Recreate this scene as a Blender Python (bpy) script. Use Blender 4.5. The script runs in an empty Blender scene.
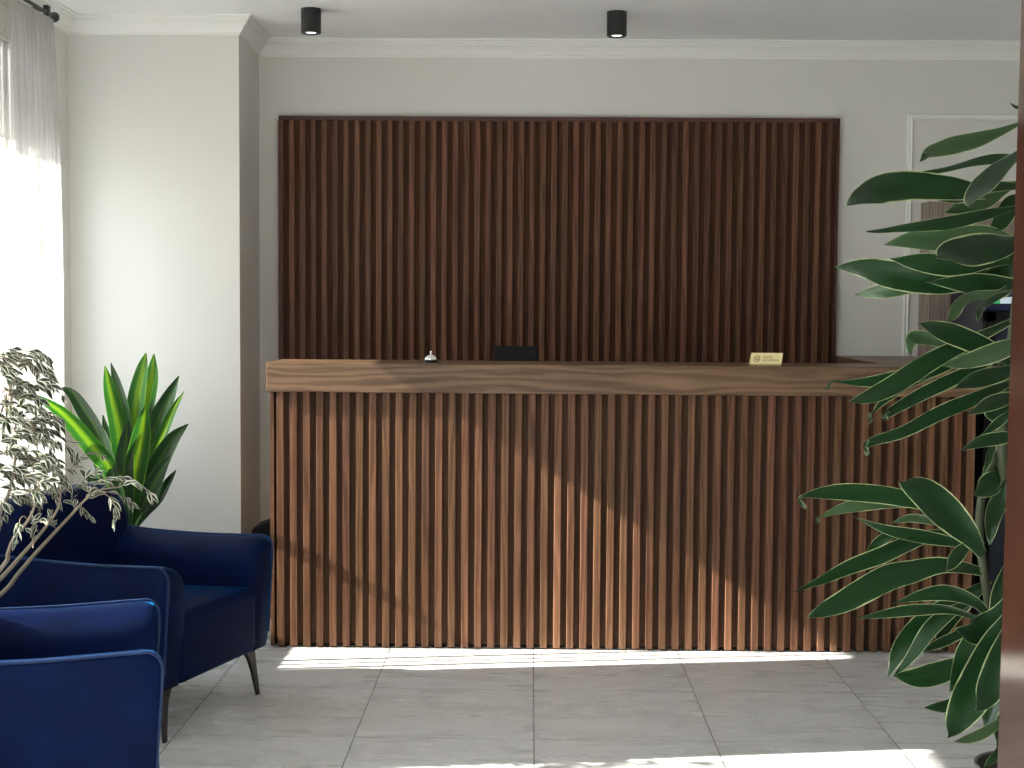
import bpy, bmesh, math, random
from mathutils import Vector, Matrix
random.seed(7)
S = bpy.context.scene
COL = S.collection
PI = math.pi
R = math.radians

# ------------------------------------------------------------------ camera
F_PX, PITCH, YAW, ROLL, CAM_H = 1411.307, R(3.3557), R(.7469), R(.3912), 1.4569
def _axes():
    c, s = math.cos(YAW), math.sin(YAW)
    rz = Matrix(((c, s, 0), (-s, c, 0), (0, 0, 1)))
    c, s = math.cos(PITCH), math.sin(PITCH)
    rp = Matrix(((1, 0, 0), (0, c, -s), (0, s, c)))
    c, s = math.cos(ROLL), math.sin(ROLL)
    rr = Matrix(((c, 0, s), (0, 1, 0), (-s, 0, c)))
    return rr @ rp @ rz                       # rows: right, forward, up
AX = _axes()
cam_d = bpy.data.cameras.new('camera')
cam = bpy.data.objects.new('camera', cam_d)
COL.objects.link(cam)
cam_d.sensor_width = 36
cam_d.lens = F_PX / 1024 * 36
cam_d.clip_start = .05
m3 = Matrix((AX[0], AX[2], -AX[1])).transposed()
cam.matrix_world = Matrix.Translation((0, 0, CAM_H)) @ m3.to_4x4()
S.camera = cam

def at(px, py, Y=None, X=None, Z=None):
    """point of the room seen at a photo pixel, at a given depth / height"""
    v = AX.transposed() @ Vector(((px - 512) / F_PX, 1, -(py - 384) / F_PX))
    o = Vector((0, 0, CAM_H))
    t = (Y / v.y) if Y is not None else (X / v.x if X is not None else (Z - CAM_H) / v.z)
    return o + v * t

# ------------------------------------------------------------------ helpers
def link_mesh(name, bm, mat, parent=None, smooth=None):
    me = bpy.data.meshes.new(name)
    bm.normal_update()
    bm.to_mesh(me); bm.free()
    o = bpy.data.objects.new(name, me)
    COL.objects.link(o)
    if mat is not None:
        for m in (mat if isinstance(mat, (list, tuple)) else [mat]):
            me.materials.append(m)
    if parent is not None:
        o.parent = parent
    if smooth is not None:
        for p in me.polygons: p.use_smooth = True
        if smooth < 180: me.set_sharp_from_angle(angle=R(smooth))
    return o

def empty(name, loc=(0, 0, 0), rz=0):
    o = bpy.data.objects.new(name, None)
    COL.objects.link(o)
    o.location = loc; o.rotation_euler = (0, 0, rz)
    o.empty_display_size = .1
    return o

def tag(o, label=None, cat=None, group=None, kind=None):
    if label: o['label'] = label
    if cat: o['category'] = cat
    if group: o['group'] = group
    if kind: o['kind'] = kind
    return o

def struct(name, bm, mat, parent=None, smooth=None):
    o = link_mesh(name, bm, mat, parent, smooth)
    if parent is None: o['kind'] = 'structure'
    return o

def box(bm, x0, x1, y0, y1, z0, z1, bev=0, seg=2):
    t = bmesh.new()
    bmesh.ops.create_cube(t, size=1)
    for v in t.verts:
        v.co = Vector((x0 if v.co.x < 0 else x1, y0 if v.co.y < 0 else y1, z0 if v.co.z < 0 else z1))
    if bev:
        bmesh.ops.bevel(t, geom=list(t.edges), offset=bev, segments=seg, profile=.5, affect='EDGES')
    merge(bm, t)
    return bm

def merge(bm, t):
    me = bpy.data.meshes.new('tmp'); t.to_mesh(me); t.free()
    bm.from_mesh(me); bpy.data.meshes.remove(me)

def loft(bm, loops, closed=True, cap0=True, cap1=True):
    rows = [[bm.verts.new(p) for p in lp] for lp in loops]
    n = len(rows[0])
    for a, b in zip(rows, rows[1:]):
        for i in range(n if closed else n - 1):
            j = (i + 1) % n
            bm.faces.new((a[i], a[j], b[j], b[i]))
    if closed and cap0: bm.faces.new(list(reversed(rows[0])))
    if closed and cap1: bm.faces.new(rows[-1])
    return rows

def lathe(bm, prof, n=32, c=(0, 0, 0)):
    rows = []
    for r, z in prof:
        rows.append([Vector((c[0] + r * math.cos(2 * PI * k / n), c[1] + r * math.sin(2 * PI * k / n), c[2] + z)) for k in range(n)])
    loft(bm, rows)

def spline(pts, n):
    """Catmull-Rom resample"""
    P = [Vector(p) for p in pts]
    if len(P) == 2: P = [P[0], (P[0] + P[1]) / 2, P[1]]
    Q = [P[0] * 2 - P[1]] + P + [P[-1] * 2 - P[-2]]
    m = len(P) - 1
    out = []
    for k in range(n + 1):
        u = k / n * m
        i = min(int(u), m - 1); t = u - i
        a, b, c, d = Q[i:i + 4]
        out.append(.5 * ((2 * b) + (c - a) * t + (2 * a - 5 * b + 4 * c - d) * t * t + (3 * b - a - 3 * c + d) * t ** 3))
    return out

def tube(bm, pts, r0, r1=None, n=8, seg=None):
    r1 = r0 if r1 is None else r1
    P = spline(pts, seg or max(6, 4 * len(pts)))
    loops = []
    up = Vector((.31, .2, .93))
    for i, p in enumerate(P):
        t = (P[min(i + 1, len(P) - 1)] - P[max(i - 1, 0)]).normalized()
        a = t.cross(up)
        if a.length < .05: a = t.cross(Vector((1, 0, 0)))
        a.normalize(); b = t.cross(a)
        r = r0 + (r1 - r0) * i / (len(P) - 1)
        loops.append([p + a * r * math.cos(2 * PI * k / n) + b * r * math.sin(2 * PI * k / n) for k in range(n)])
    loft(bm, loops)

# ------------------------------------------------------------------ materials
class NT:
    def __init__(self, name):
        self.m = bpy.data.materials.new(name); self.m.use_nodes = True
        self.t = self.m.node_tree; self.t.nodes.clear()
        self.out = self.n('ShaderNodeOutputMaterial')
    def n(self, typ, **kw):
        x = self.t.nodes.new(typ)
        for k, v in kw.items(): setattr(x, k, v)
        return x
    def l(self, a, b): self.t.links.new(a, b)
    def bsdf(self, **kw):
        b = self.n('ShaderNodeBsdfPrincipled')
        for k, v in kw.items(): b.inputs[k.replace('_', ' ')].default_value = v
        self.l(b.outputs[0], self.out.inputs[0])
        return b
    def math(self, op, a, b=None, c=None, clamp=False):
        x = self.n('ShaderNodeMath', operation=op); x.use_clamp = clamp
        for i, v in enumerate((a, b, c)):
            if v is None: continue
            if isinstance(v, (int, float)): x.inputs[i].default_value = v
            else: self.l(v, x.inputs[i])
        return x.outputs[0]
    def mix(self, f, a, b, mode='MIX'):
        x = self.n('ShaderNodeMix', data_type='RGBA', blend_type=mode)
        for sock, v in ((x.inputs[0], f), (x.inputs[6], a), (x.inputs[7], b)):
            if isinstance(v, (int, float)): sock.default_value = v
            elif isinstance(v, (tuple, list)): sock.default_value = tuple(v) + ((1,) if len(v) == 3 else ())
            else: self.l(v, sock)
        return x.outputs[2]
    def ramp(self, f, stops, interp='LINEAR'):
        x = self.n('ShaderNodeValToRGB'); x.color_ramp.interpolation = interp
        e = x.color_ramp.elements
        while len(e) < len(stops): e.new(.5)
        for el, (p, c) in zip(e, stops):
            el.position = p; el.color = tuple(c) + (1,)
        self.l(f, x.inputs[0]); return x.outputs[0]
    def noise(self, vec, scale, detail=4, rough=.55):
        x = self.n('ShaderNodeTexNoise'); x.inputs['Scale'].default_value = scale
        x.inputs['Detail'].default_value = detail; x.inputs['Roughness'].default_value = rough
        if vec is not None: self.l(vec, x.inputs['Vector'])
        return x.outputs[0]
    def coords(self, scale=(1, 1, 1), src='Object'):
        c = self.n('ShaderNodeTexCoord'); mp = self.n('ShaderNodeMapping')
        mp.inputs['Scale'].default_value = scale
        self.l(c.outputs[src], mp.inputs[0]); return mp.outputs[0]
    def bump(self, h, b, strength=.2, dist=.01):
        x = self.n('ShaderNodeBump'); x.inputs['Strength'].default_value = strength; x.inputs['Distance'].default_value = dist
        self.l(h, x.inputs['Height']); self.l(x.outputs[0], b.inputs['Normal'])

def simple(name, col, rough=.5, metal=0, spec=.5, **kw):
    m = NT(name)
    b = m.bsdf(Base_Color=tuple(col) + (1,), Roughness=rough, Metallic=metal)
    b.inputs['Specular IOR Level'].default_value = spec
    for k, v in kw.items(): b.inputs[k.replace('_', ' ')].default_value = v
    return m.m

def wall_mat(name, col, bump=.05):
    m = NT(name)
    v = m.coords()
    n1 = m.noise(v, 1.6, 3); n2 = m.noise(v, 160, 2)
    b = m.bsdf(Roughness=.75)
    b.inputs['Specular IOR Level'].default_value = .25
    c = m.mix(n1, [x * .97 for x in col], [min(1, x * 1.03) for x in col])
    m.l(c, b.inputs['Base Color'])
    m.bump(n2, b, bump, .002)
    return m.m

M_WALL = wall_mat('wall_paint', (.69, .68, .65))
M_CEIL = wall_mat('ceiling_paint', (.86, .87, .89), .02)
M_TRIM = wall_mat('cornice_paint', (.82, .82, .8), .01)

def floor_mat():
    m = NT('porcelain_tile')
    c = m.n('ShaderNodeTexCoord'); sp = m.n('ShaderNodeSeparateXYZ'); m.l(c.outputs['Object'], sp.inputs[0])
    X0, Y0, T = .0207, 5.2274, .6
    u = m.math('DIVIDE', m.math('SUBTRACT', sp.outputs[0], X0 - 60 * T), T)
    v = m.math('DIVIDE', m.math('SUBTRACT', sp.outputs[1], Y0 - 60 * T), T)
    du = m.math('MULTIPLY', m.math('PINGPONG', u, .5), T)
    dv = m.math('MULTIPLY', m.math('PINGPONG', v, .5), T)
    gu = m.math('LESS_THAN', du, .0021); gv = m.math('LESS_THAN', dv, .0016)
    g = m.math('MAXIMUM', gu, gv)
    cid = m.n('ShaderNodeCombineXYZ')
    m.l(m.math('FLOOR', u), cid.inputs[0]); m.l(m.math('FLOOR', v), cid.inputs[1])
    wn = m.n('ShaderNodeTexWhiteNoise', noise_dimensions='3D'); m.l(cid.outputs[0], wn.inputs['Vector'])
    off = m.n('ShaderNodeVectorMath', operation='MULTIPLY_ADD')
    m.l(wn.outputs['Color'], off.inputs[0]); off.inputs[1].default_value = (7, 7, 7); m.l(c.outputs['Object'], off.inputs[2])
    mp = m.n('ShaderNodeMapping'); mp.inputs['Scale'].default_value = (1.1, 5.5, 1); m.l(off.outputs[0], mp.inputs[0])
    n1 = m.noise(mp.outputs[0], 2.4, 6, .6)
    mp2 = m.n('ShaderNodeMapping'); mp2.inputs['Scale'].default_value = (1.5, 22, 1); m.l(off.outputs[0], mp2.inputs[0])
    n2 = m.noise(mp2.outputs[0], 3, 5, .65)
    base = m.ramp(n1, ((.3, (.555, .55, .54)), (.5, (.58, .575, .567)), (.7, (.605, .603, .597))))
    base = m.mix(m.math('MULTIPLY', m.math('SUBTRACT', n2, .55, clamp=True), .3), base, (.42, .4, .38))
    base = m.mix(m.math('MULTIPLY', wn.outputs[0], .12), base, (.52, .51, .5))
    col = m.mix(g, base, (.1, .095, .09))
    b = m.bsdf(Roughness=.3)
    b.inputs['Specular IOR Level'].default_value = .55
    m.l(col, b.inputs['Base Color'])
    m.l(m.math('ADD', m.math('MULTIPLY', n1, .16), m.math('MULTIPLY_ADD', g, .4, .2)), b.inputs['Roughness'])
    m.bump(m.math('SUBTRACT', 1, g), b, .25, .002)
    return m.m
M_FLOOR = floor_mat()

def wood_mat(name, dark, light, axis='z', rough=.42, scale=1.0, island=0.0, bumps=.12, spec=.4):
    m = NT(name)
    g = m.n('ShaderNodeNewGeometry')
    c = m.n('ShaderNodeTexCoord')
    rnd = g.outputs['Random Per Island']
    off = m.n('ShaderNodeCombineXYZ')
    for i in range(3): m.l(m.math('MULTIPLY', rnd, (13.1, 7.7, 19.3)[i] * (1 if island else 0)), off.inputs[i])
    add = m.n('ShaderNodeVectorMath', operation='ADD'); m.l(c.outputs['Object'], add.inputs[0]); m.l(off.outputs[0], add.inputs[1])
    s = {'x': (1, 9, 9), 'z': (14, 14, 1), 'y': (9, 1, 9)}[axis]
    mp = m.n('ShaderNodeMapping'); mp.inputs['Scale'].default_value = [k * scale for k in s]
    m.l(add.outputs[0], mp.inputs[0])
    n1 = m.noise(mp.outputs[0], 1.7, 5, .6)
    w = m.n('ShaderNodeTexWave', wave_type='BANDS', bands_direction={'x': 'Z', 'z': 'X', 'y': 'X'}[axis])
    w.inputs['Scale'].default_value = .9; w.inputs['Distortion'].default_value = 14; w.inputs['Detail'].default_value = 4
    w.inputs['Detail Scale'].default_value = 1.3
    m.l(mp.outputs[0], w.inputs['Vector'])
    mp2 = m.n('ShaderNodeMapping'); mp2.inputs['Scale'].default_value = [k * scale * (6 if k > 1 else 1.5) for k in s]
    m.l(add.outputs[0], mp2.inputs[0])
    n2 = m.noise(mp2.outputs[0], 2, 3, .6)
    f = m.math('ADD', m.math('MULTIPLY', n1, .55), m.math('ADD', m.math('MULTIPLY', w.outputs[0] if 'Fac' not in w.outputs else w.outputs['Fac'], .25), m.math('MULTIPLY', n2, .25)))
    mid = [(a + b) / 2 for a, b in zip(dark, light)]
    col = m.ramp(f, ((.3, dark), (.52, mid), (.75, light)))
    if island:
        wn = m.n('ShaderNodeTexWhiteNoise', noise_dimensions='1D'); m.l(m.math('MULTIPLY', rnd, 97), wn.inputs['W'])
        hs = m.n('ShaderNodeHueSaturation')
        m.l(m.math('MULTIPLY_ADD', wn.outputs[0], island, 1 - island / 2), hs.inputs['Value'])
        m.l(m.math('MULTIPLY_ADD', rnd, .014, .493), hs.inputs['Hue'])
        m.l(col, hs.inputs['Color']); col = hs.outputs[0]
    b = m.bsdf(Roughness=rough)
    b.inputs['Specular IOR Level'].default_value = spec
    m.l(col, b.inputs['Base Color'])
    if bumps: m.bump(f, b, bumps, .002)
    return m.m
M_SLAT = wood_mat('walnut_slat', (.08, .036, .019), (.195, .096, .054), 'z', island=.42, spec=.2)
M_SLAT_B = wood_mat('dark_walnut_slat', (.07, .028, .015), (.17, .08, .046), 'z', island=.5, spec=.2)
M_BACK = wood_mat('walnut_backing', (.06, .032, .021), (.105, .056, .037), 'z', rough=.8, spec=.1)
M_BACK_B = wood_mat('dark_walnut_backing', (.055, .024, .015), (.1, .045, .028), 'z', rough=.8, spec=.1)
M_FRAME = wood_mat('dark_walnut_frame', (.055, .019, .012), (.1, .036, .024), 'x')
M_LEDGE = wood_mat('walnut_ledge', (.075, .04, .023), (.225, .135, .08), 'x', rough=.4, spec=.3, scale=1.0)
M_LEDGE_Y = wood_mat('walnut_return', (.075, .04, .023), (.215, .13, .08), 'y', rough=.36)
M_ASH = wood_mat('grey_ash', (.16, .12, .1), (.36, .29, .25), 'z', rough=.5, scale=1.6)
M_JAMB = wood_mat('mahogany_jamb', (.03, .011, .007), (.055, .02, .013), 'z', rough=.1, spec=1.0, bumps=.0)
M_JAMB.node_tree.nodes['Principled BSDF'].inputs['IOR'].default_value = 1.7
M_BLACK = simple('black_powder_coat', (.012, .012, .013), .45)
M_BLACKPL = simple('black_plastic', (.006, .006, .008), .5, 0, .2)
M_CHROME = simple('polished_nickel', (.85, .86, .84), .12, 1)
M_GOLD = simple('brushed_gold_sign', (.86, .74, .4), .42, .35)
M_GOLD2 = simple('sign_base', (.5, .4, .2), .45, .3)
M_RED = simple('sign_ink', (.22, .06, .015), .6)

def velvet():
    m = NT('blue_velvet')
    v = m.coords()
    n = m.noise(v, 9, 5, .65); n2 = m.noise(v, 420, 2)
    b = m.bsdf(Roughness=.62)
    m.l(m.ramp(n, ((.3, (.0001, .0028, .022)), (.7, (.0002, .0058, .042)))), b.inputs['Base Color'])
    b.inputs['Specular IOR Level'].default_value = .08
    b.inputs['Sheen Weight'].default_value = .28
    b.inputs['Sheen Roughness'].default_value = .25
    b.inputs['Sheen Tint'].default_value = (.005, .33, 1, 1)
    m.bump(n2, b, .15, .002)
    return m.m
M_VELVET = velvet()
M_PIPE = simple('blue_piping', (.001, .012, .06), .5, 0, .3, Sheen_Weight=.25, Sheen_Tint=(.2, .45, .9, 1))

def curtain_mat():
    m = NT('sheer_voile')
    v = m.coords((1, 1, 1))
    n = m.noise(v, 6, 3)
    tr = m.n('ShaderNodeBsdfTransparent'); tr.inputs[0].default_value = (1, .98, .95, 1)
    tl = m.n('ShaderNodeBsdfTranslucent'); tl.inputs[0].default_value = (.22, .22, .22, 1)
    df = m.n('ShaderNodeBsdfDiffuse'); df.inputs[0].default_value = (.86, .85, .83, 1)
    a = m.n('ShaderNodeMixShader'); a.inputs[0].default_value = .5
    m.l(tl.outputs[0], a.inputs[1]); m.l(df.outputs[0], a.inputs[2])
    b = m.n('ShaderNodeMixShader')
    sp = m.n('ShaderNodeSeparateXYZ'); m.l(m.coords(), sp.inputs[0])
    flat = m.math('MULTIPLY', m.math('LESS_THAN', sp.outputs[1], 5.55), m.math('GREATER_THAN', sp.outputs[1], 4.5))          # stretched flat here: lets more through
    m.l(m.math('MULTIPLY_ADD', flat, .38, m.math('MULTIPLY_ADD', n, .2, .26)), b.inputs[0])
    m.l(a.outputs[0], b.inputs[1]); m.l(tr.outputs[0], b.inputs[2])
    m.l(b.outputs[0], m.out.inputs[0])
    return m.m
M_SHEER = curtain_mat()

def glass_mat():
    m = NT('window_glass')
    tr = m.n('ShaderNodeBsdfTransparent'); tr.inputs[0].default_value = (.95, .97, .97, 1)
    gl = m.n('ShaderNodeBsdfGlossy'); gl.inputs['Roughness'].default_value = .02
    mx = m.n('ShaderNodeMixShader'); mx.inputs[0].default_value = .06
    m.l(tr.outputs[0], mx.inputs[1]); m.l(gl.outputs[0], mx.inputs[2]); m.l(mx.outputs[0], m.out.inputs[0])
    return m.m
M_GLASS = glass_mat()

def leaf_mat(name, dark, light, edge, e0, e1, trans=.25, rough=.32, center=None, fine=40, coat=.0):
    """UV.x = 0..1 across the blade, UV.y = 0..1 along it"""
    m = NT(name)
    uv = m.n('ShaderNodeTexCoord'); sp = m.n('ShaderNodeSeparateXYZ'); m.l(uv.outputs['UV'], sp.inputs[0])
    d = m.math('ABSOLUTE', m.math('MULTIPLY_ADD', sp.outputs[0], 2, -1))       # 0 midrib .. 1 margin
    n = m.noise(m.coords((1, 1, 1)), 14, 3)
    g = m.n('ShaderNodeNewGeometry')
    oi = m.n('ShaderNodeObjectInfo')
    st = m.n('ShaderNodeCombineXYZ'); m.l(m.math('MULTIPLY', sp.outputs[0], fine), st.inputs[0]); m.l(m.math('MULTIPLY', sp.outputs[1], 1.3), st.inputs[1]); m.l(m.math('MULTIPLY', oi.outputs['Random'], 50), st.inputs[2])
    stripes = m.noise(st.outputs[0], 1, 2)
    base = m.mix(stripes, dark, light)
    rnd = m.math('ADD', oi.outputs['Random'], g.outputs['Random Per Island'])
    base = m.mix(m.math('MULTIPLY', m.math('FRACT', m.math('MULTIPLY', rnd, 7.31)), .5), base, light)
    if center:
        cc, cw, cp = center
        k = m.math('MULTIPLY', m.math('SUBTRACT', 1, m.math('DIVIDE', d, cw), clamp=True), cp, clamp=True)
        base = m.mix(m.math('MULTIPLY', k, m.math('MULTIPLY_ADD', stripes, 1.6, -.2, clamp=True)), base, cc)
    dd = m.math('ADD', d, m.math('MULTIPLY_ADD', n, .25, -.125))
    e = m.n('ShaderNodeMapRange', interpolation_type='SMOOTHSTEP'); m.l(dd, e.inputs[0])
    e.inputs[1].default_value = e0; e.inputs[2].default_value = e1
    col = m.mix(e.outputs[0], base, edge)
    b = m.n('ShaderNodeBsdfPrincipled'); b.inputs['Roughness'].default_value = rough
    b.inputs['Specular IOR Level'].default_value = .45
    b.inputs['Coat Weight'].default_value = coat
    m.l(col, b.inputs['Base Color'])
    t = m.n('ShaderNodeBsdfTranslucent')
    m.l(m.mix(.35, col, (.5, .75, .08), 'SOFT_LIGHT'), t.inputs[0])
    mx = m.n('ShaderNodeMixShader'); mx.inputs[0].default_value = trans
    m.l(b.outputs[0], mx.inputs[1]); m.l(t.outputs[0], mx.inputs[2]); m.l(mx.outputs[0], m.out.inputs[0])
    bp = m.n('ShaderNodeBump'); bp.inputs['Strength'].default_value = .12; bp.inputs['Distance'].default_value = .003
    m.l(stripes, bp.inputs['Height']); m.l(bp.outputs[0], b.inputs['Normal'])
    return m.m
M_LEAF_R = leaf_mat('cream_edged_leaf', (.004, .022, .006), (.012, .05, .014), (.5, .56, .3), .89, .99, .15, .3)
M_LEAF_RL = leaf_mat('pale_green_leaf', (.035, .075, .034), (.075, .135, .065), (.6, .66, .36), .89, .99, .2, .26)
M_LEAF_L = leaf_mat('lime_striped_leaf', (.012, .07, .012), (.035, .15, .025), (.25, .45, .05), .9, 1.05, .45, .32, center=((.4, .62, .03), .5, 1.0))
M_LEAF_SHADE = leaf_mat('shaded_striped_leaf', (.006, .026, .008), (.018, .055, .02), (.16, .24, .1), .9, 1.05, .12, .28, center=((.1, .2, .03), .3, .8))  # shaded copy of the lime leaf: missing backlight put into the colour
M_LEAF_F = leaf_mat('variegated_small_leaf', (.025, .035, .024), (.05, .065, .045), (.74, .74, .62), .55, .76, .12, .5, fine=6)
M_STEM = simple('grey_green_cane', (.05, .06, .03), .7)
M_BARK = simple('pale_grey_bark', (.28, .23, .17), .8)
M_POT = simple('dark_grey_pot', (.09, .085, .08), .4)
M_POTW = simple('white_pot', (.7, .69, .66), .4)
M_SOIL = simple('potting_soil', (.03, .02, .014), .95)

# ------------------------------------------------------------------ setting
XL, XR = -2.13, 3.4          # side walls
YB, YP, XP = 7.085, 6.515, -1.345   # back wall, pillar front, pillar side
ZC = 2.745
YF = -1.6                    # far end of the hall behind the camera
bm = bmesh.new(); box(bm, XL - .3, XR + .2, YF, YB + .2, -.1, 0); struct('floor', bm, M_FLOOR)
bm = bmesh.new(); box(bm, XL - .3, XR + .2, YF, YB + .2, ZC, ZC + .1); struct('ceiling', bm, M_CEIL)
bm = bmesh.new(); box(bm, XL, XR + .2, YB, YB + .15, 0, ZC); struct('wall_back', bm, M_WALL)
bm = bmesh.new(); box(bm, XR, XR + .15, YF, YB, 0, ZC); struct('wall_right', bm, M_WALL)
bm = bmesh.new(); box(bm, XL, XP, YP, YB, 0, ZC)
for v in bm.verts:
    if v.co.x > XP - .01 and v.co.y > YB - .01: v.co.x -= .018
struct('wall_alcove', bm, M_WALL)
# left wall, thin, with three window openings
WT = .06
WIN = [(-.2, 1.9, .2, 2.5), (2.5, 4.114, .69, 2.12), (5.245, 6.22, .69, 2.5)]
bm = bmesh.new()
y = YF
for (a, b, s, h) in WIN:
    box(bm, XL - WT, XL, y, a, 0, ZC)
    box(bm, XL - WT, XL, a, b, 0, s); box(bm, XL - WT, XL, a, b, h, ZC)
    y = b
box(bm, XL - WT, XL, y, YB, 0, ZC)
struct('wall_left', bm, M_WALL)
M_WFRAME = simple('white_window_frame', (.8, .8, .79), .35)
def window(n, a, b, s, h, bars):
    bm = bmesh.new()
    t, x0, x1 = .012, XL - .05, XL - .015
    box(bm, x0, x1, a, a + t, s, h); box(bm, x0, x1, b - .035, b, s, h)
    box(bm, x0, x1, a, b, s, s + t); box(bm, x0, x1, a, b, h - t, h)
    for q, w in bars: box(bm, x0, x1, q - w / 2, q + w / 2, s, h)
    o = struct('window_%d' % n, bm, M_WFRAME)
    bm = bmesh.new(); box(bm, XL - .034, XL - .03, a + .001, b - .001, s + .001, h - .001)
    link_mesh('pane', bm, M_GLASS, o)
window(1, *WIN[2], [(5.329, .022), (5.39, .016), (5.455, .022), (5.78, .05)])
M_BLIND = NT('roller_blind_cloth'); _a = M_BLIND.n('ShaderNodeBsdfTranslucent'); _a.inputs[0].default_value = (.05, .05, .055, 1)
_b = M_BLIND.n('ShaderNodeBsdfDiffuse'); _b.inputs[0].default_value = (.6, .6, .6, 1); _c = M_BLIND.n('ShaderNodeAddShader')
M_BLIND.l(_a.outputs[0], _c.inputs[0]); M_BLIND.l(_b.outputs[0], _c.inputs[1]); M_BLIND.l(_c.outputs[0], M_BLIND.out.inputs[0]); M_BLIND = M_BLIND.m
bm = bmesh.new(); f_ = [bm.verts.new(q) for q in ((XL - .02, 5.25, 2.11), (XL - .02, 6.215, 2.11), (XL - .02, 6.215, 2.495), (XL - .02, 5.25, 2.495))]; bm.faces.new(f_)
box(bm, XL - .026, XL - .014, 5.25, 6.215, 2.105, 2.117)
o = link_mesh('blind', bm, M_BLIND, bpy.data.objects['window_1']); o['label'] = 'pale roller blind pulled down over the top of the window'
window(2, *WIN[1], [(3.4, .05), (4.03, .012)])
window(3, *WIN[0], [(.85, .06)])
# wall dividing the lobby from the hall the camera stands in, right of the doorway
bm = bmesh.new(); box(bm, .9, XR, 2.16, 2.36, 0, ZC); box(bm, -1.6, .9, 2.16, 2.36, 2.5, ZC); struct('wall_front', bm, M_WALL)
# rear wall of the hall (behind the camera)
bm = bmesh.new()
box(bm, XL, XR, YF - .1, YF, 0, ZC)
struct('wall_rear', bm, M_WALL)

# door frame on the right edge: its glossy reveal faces the doorway
bm = bmesh.new()
box(bm, .803, .9, 2.12, 2.38, .001, 2.5, .003, 2)
for v in bm.verts: v.co.x += (v.co.z - .95) * .004
jamb = struct('door_1', bm, M_JAMB)

# cornice: one moulding running round the room
def cornice():
    prof = [(0, -.083), (.006, -.083), (.006, -.074), (.014, -.07), (.022, -.055), (.036, -.038), (.047, -.03), (.047, -.022), (.055, -.02), (.055, -.010), (.066, -.008), (.066, 0), (0, 0)]
    path = [(XL, YF), (XL, YP), (XP, YP), (XP - .018, YB), (XR, YB), (XR, 2.4)]
    nrm = []
    for (x0, y0), (x1, y1) in zip(path, path[1:]):
        d = Vector((x1 - x0, y1 - y0)).normalized(); nrm.append(Vector((d.y, -d.x)))
    loops = []
    for i, (x, y) in enumerate(path):
        if i == 0: o = nrm[0]
        elif i == len(path) - 1: o = nrm[-1]
        else:
            a, b = nrm[i - 1], nrm[i]; o = (a + b) / (1 + a.dot(b))
        loops.append([Vector((x + o.x * p, y + o.y * p, ZC + z)) for p, z in prof])
    bm = bmesh.new(); loft(bm, loops); bmesh.ops.recalc_face_normals(bm, faces=bm.faces)
    return bm
struct('trim_1', cornice(), M_TRIM)
# picture-frame moulding on the back wall
bm = bmesh.new()
fx0, fx1, fz0, fz1 = 1.858, 3.1, .35, 2.395
loops = []
for d, yy in ((0, 0), (0, .010), (.005, .015), (.014, .012), (.023, .015), (.028, .010), (.028, 0)):
    loops.append([Vector((x, YB - yy, z)) for x, z in ((fx0 + d, fz0 + d), (fx1 - d, fz0 + d), (fx1 - d, fz1 - d), (fx0 + d, fz1 - d))])
loft(bm, loops, cap0=False, cap1=False); bmesh.ops.recalc_face_normals(bm, faces=bm.faces)
struct('trim_2', bm, M_TRIM)
# small baseboards
M_BASE = simple('baseboard_paint', (.5, .48, .44), .4)
bm = bmesh.new(); box(bm, XL, XL + .015, YF, YP, 0, .08, .003, 1); struct('baseboard_left', bm, M_BASE)
bm = bmesh.new(); box(bm, XL, XP, YP - .015, YP, 0, .08, .003, 1); struct('baseboard_alcove', bm, M_BASE)
bm = bmesh.new(); box(bm, XP, XR, YB - .015, YB, 0, .08, .003, 1); struct('baseboard_back', bm, M_BASE)

# ------------------------------------------------------------------ slatted wall panel
px0, px1, pz0, pz1, pf = -1.2572, 1.5177, .25, 2.3683, 7.045
wp = empty('slatted_wall_panel', ((px0 + px1) / 2, pf + .02, pz0)); wp0 = Vector(wp.location)
tag(wp, 'large dark walnut slatted panel mounted on the wall behind the reception counter', 'wall panel')
def rel(bm, o):
    for v in bm.verts: v.co -= o
    return bm
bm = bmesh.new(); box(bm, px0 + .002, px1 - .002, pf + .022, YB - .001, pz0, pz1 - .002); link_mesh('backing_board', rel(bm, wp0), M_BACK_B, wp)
bm = bmesh.new()
box(bm, px0, px0 + .012, pf, YB - .001, pz0, pz1); box(bm, px1 - .012, px1, pf, YB - .001, pz0, pz1)
box(bm, px0, px1, pf, YB - .001, pz1 - .022, pz1)
link_mesh('frame', rel(bm, wp0), M_FRAME, wp)
bm = bmesh.new()
pit = .05435
x = at(255 + 345 / 10.24, 140, Y=pf).x - pit
while x + .027 < px1 - .012:
    box(bm, x, x + .027, pf + .001, pf + .024, pz0, pz1 - .022, .0012, 1); x += pit
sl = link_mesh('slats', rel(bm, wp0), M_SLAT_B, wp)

# ------------------------------------------------------------------ reception counter
cx0, cx1, cf = -1.083, 1.84, 5.84
lz0, lz1 = 1.0755, 1.1966
rc = empty('reception_counter', ((cx0 + cx1) / 2, cf + .15, 0)); rc0 = Vector(rc.location)
tag(rc, 'long reception counter clad in vertical walnut slats, standing on grey tiles', 'counter')
bm = bmesh.new()
box(bm, cx0 + .004, cx1 - .004, cf + .03, cf + .06, .012, lz0)
box(bm, cx0, cx0 + .03, cf + .03, cf + .32, .012, lz0); box(bm, cx1 - .03, cx1, cf + .03, cf + .32, .012, lz0)
box(bm, cx0 + .03, cx1 - .03, cf + .1, cf + .3, .0, .05)
link_mesh('carcass', rel(bm, rc0), M_BACK, rc)
bm = bmesh.new()
pit = .05515
x = at(290.3, 640, Y=cf).x - 2 * pit
xs = []
while x < cx1 - .02:
    if x > cx0 + .006: xs.append(x)
    x += pit
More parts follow.
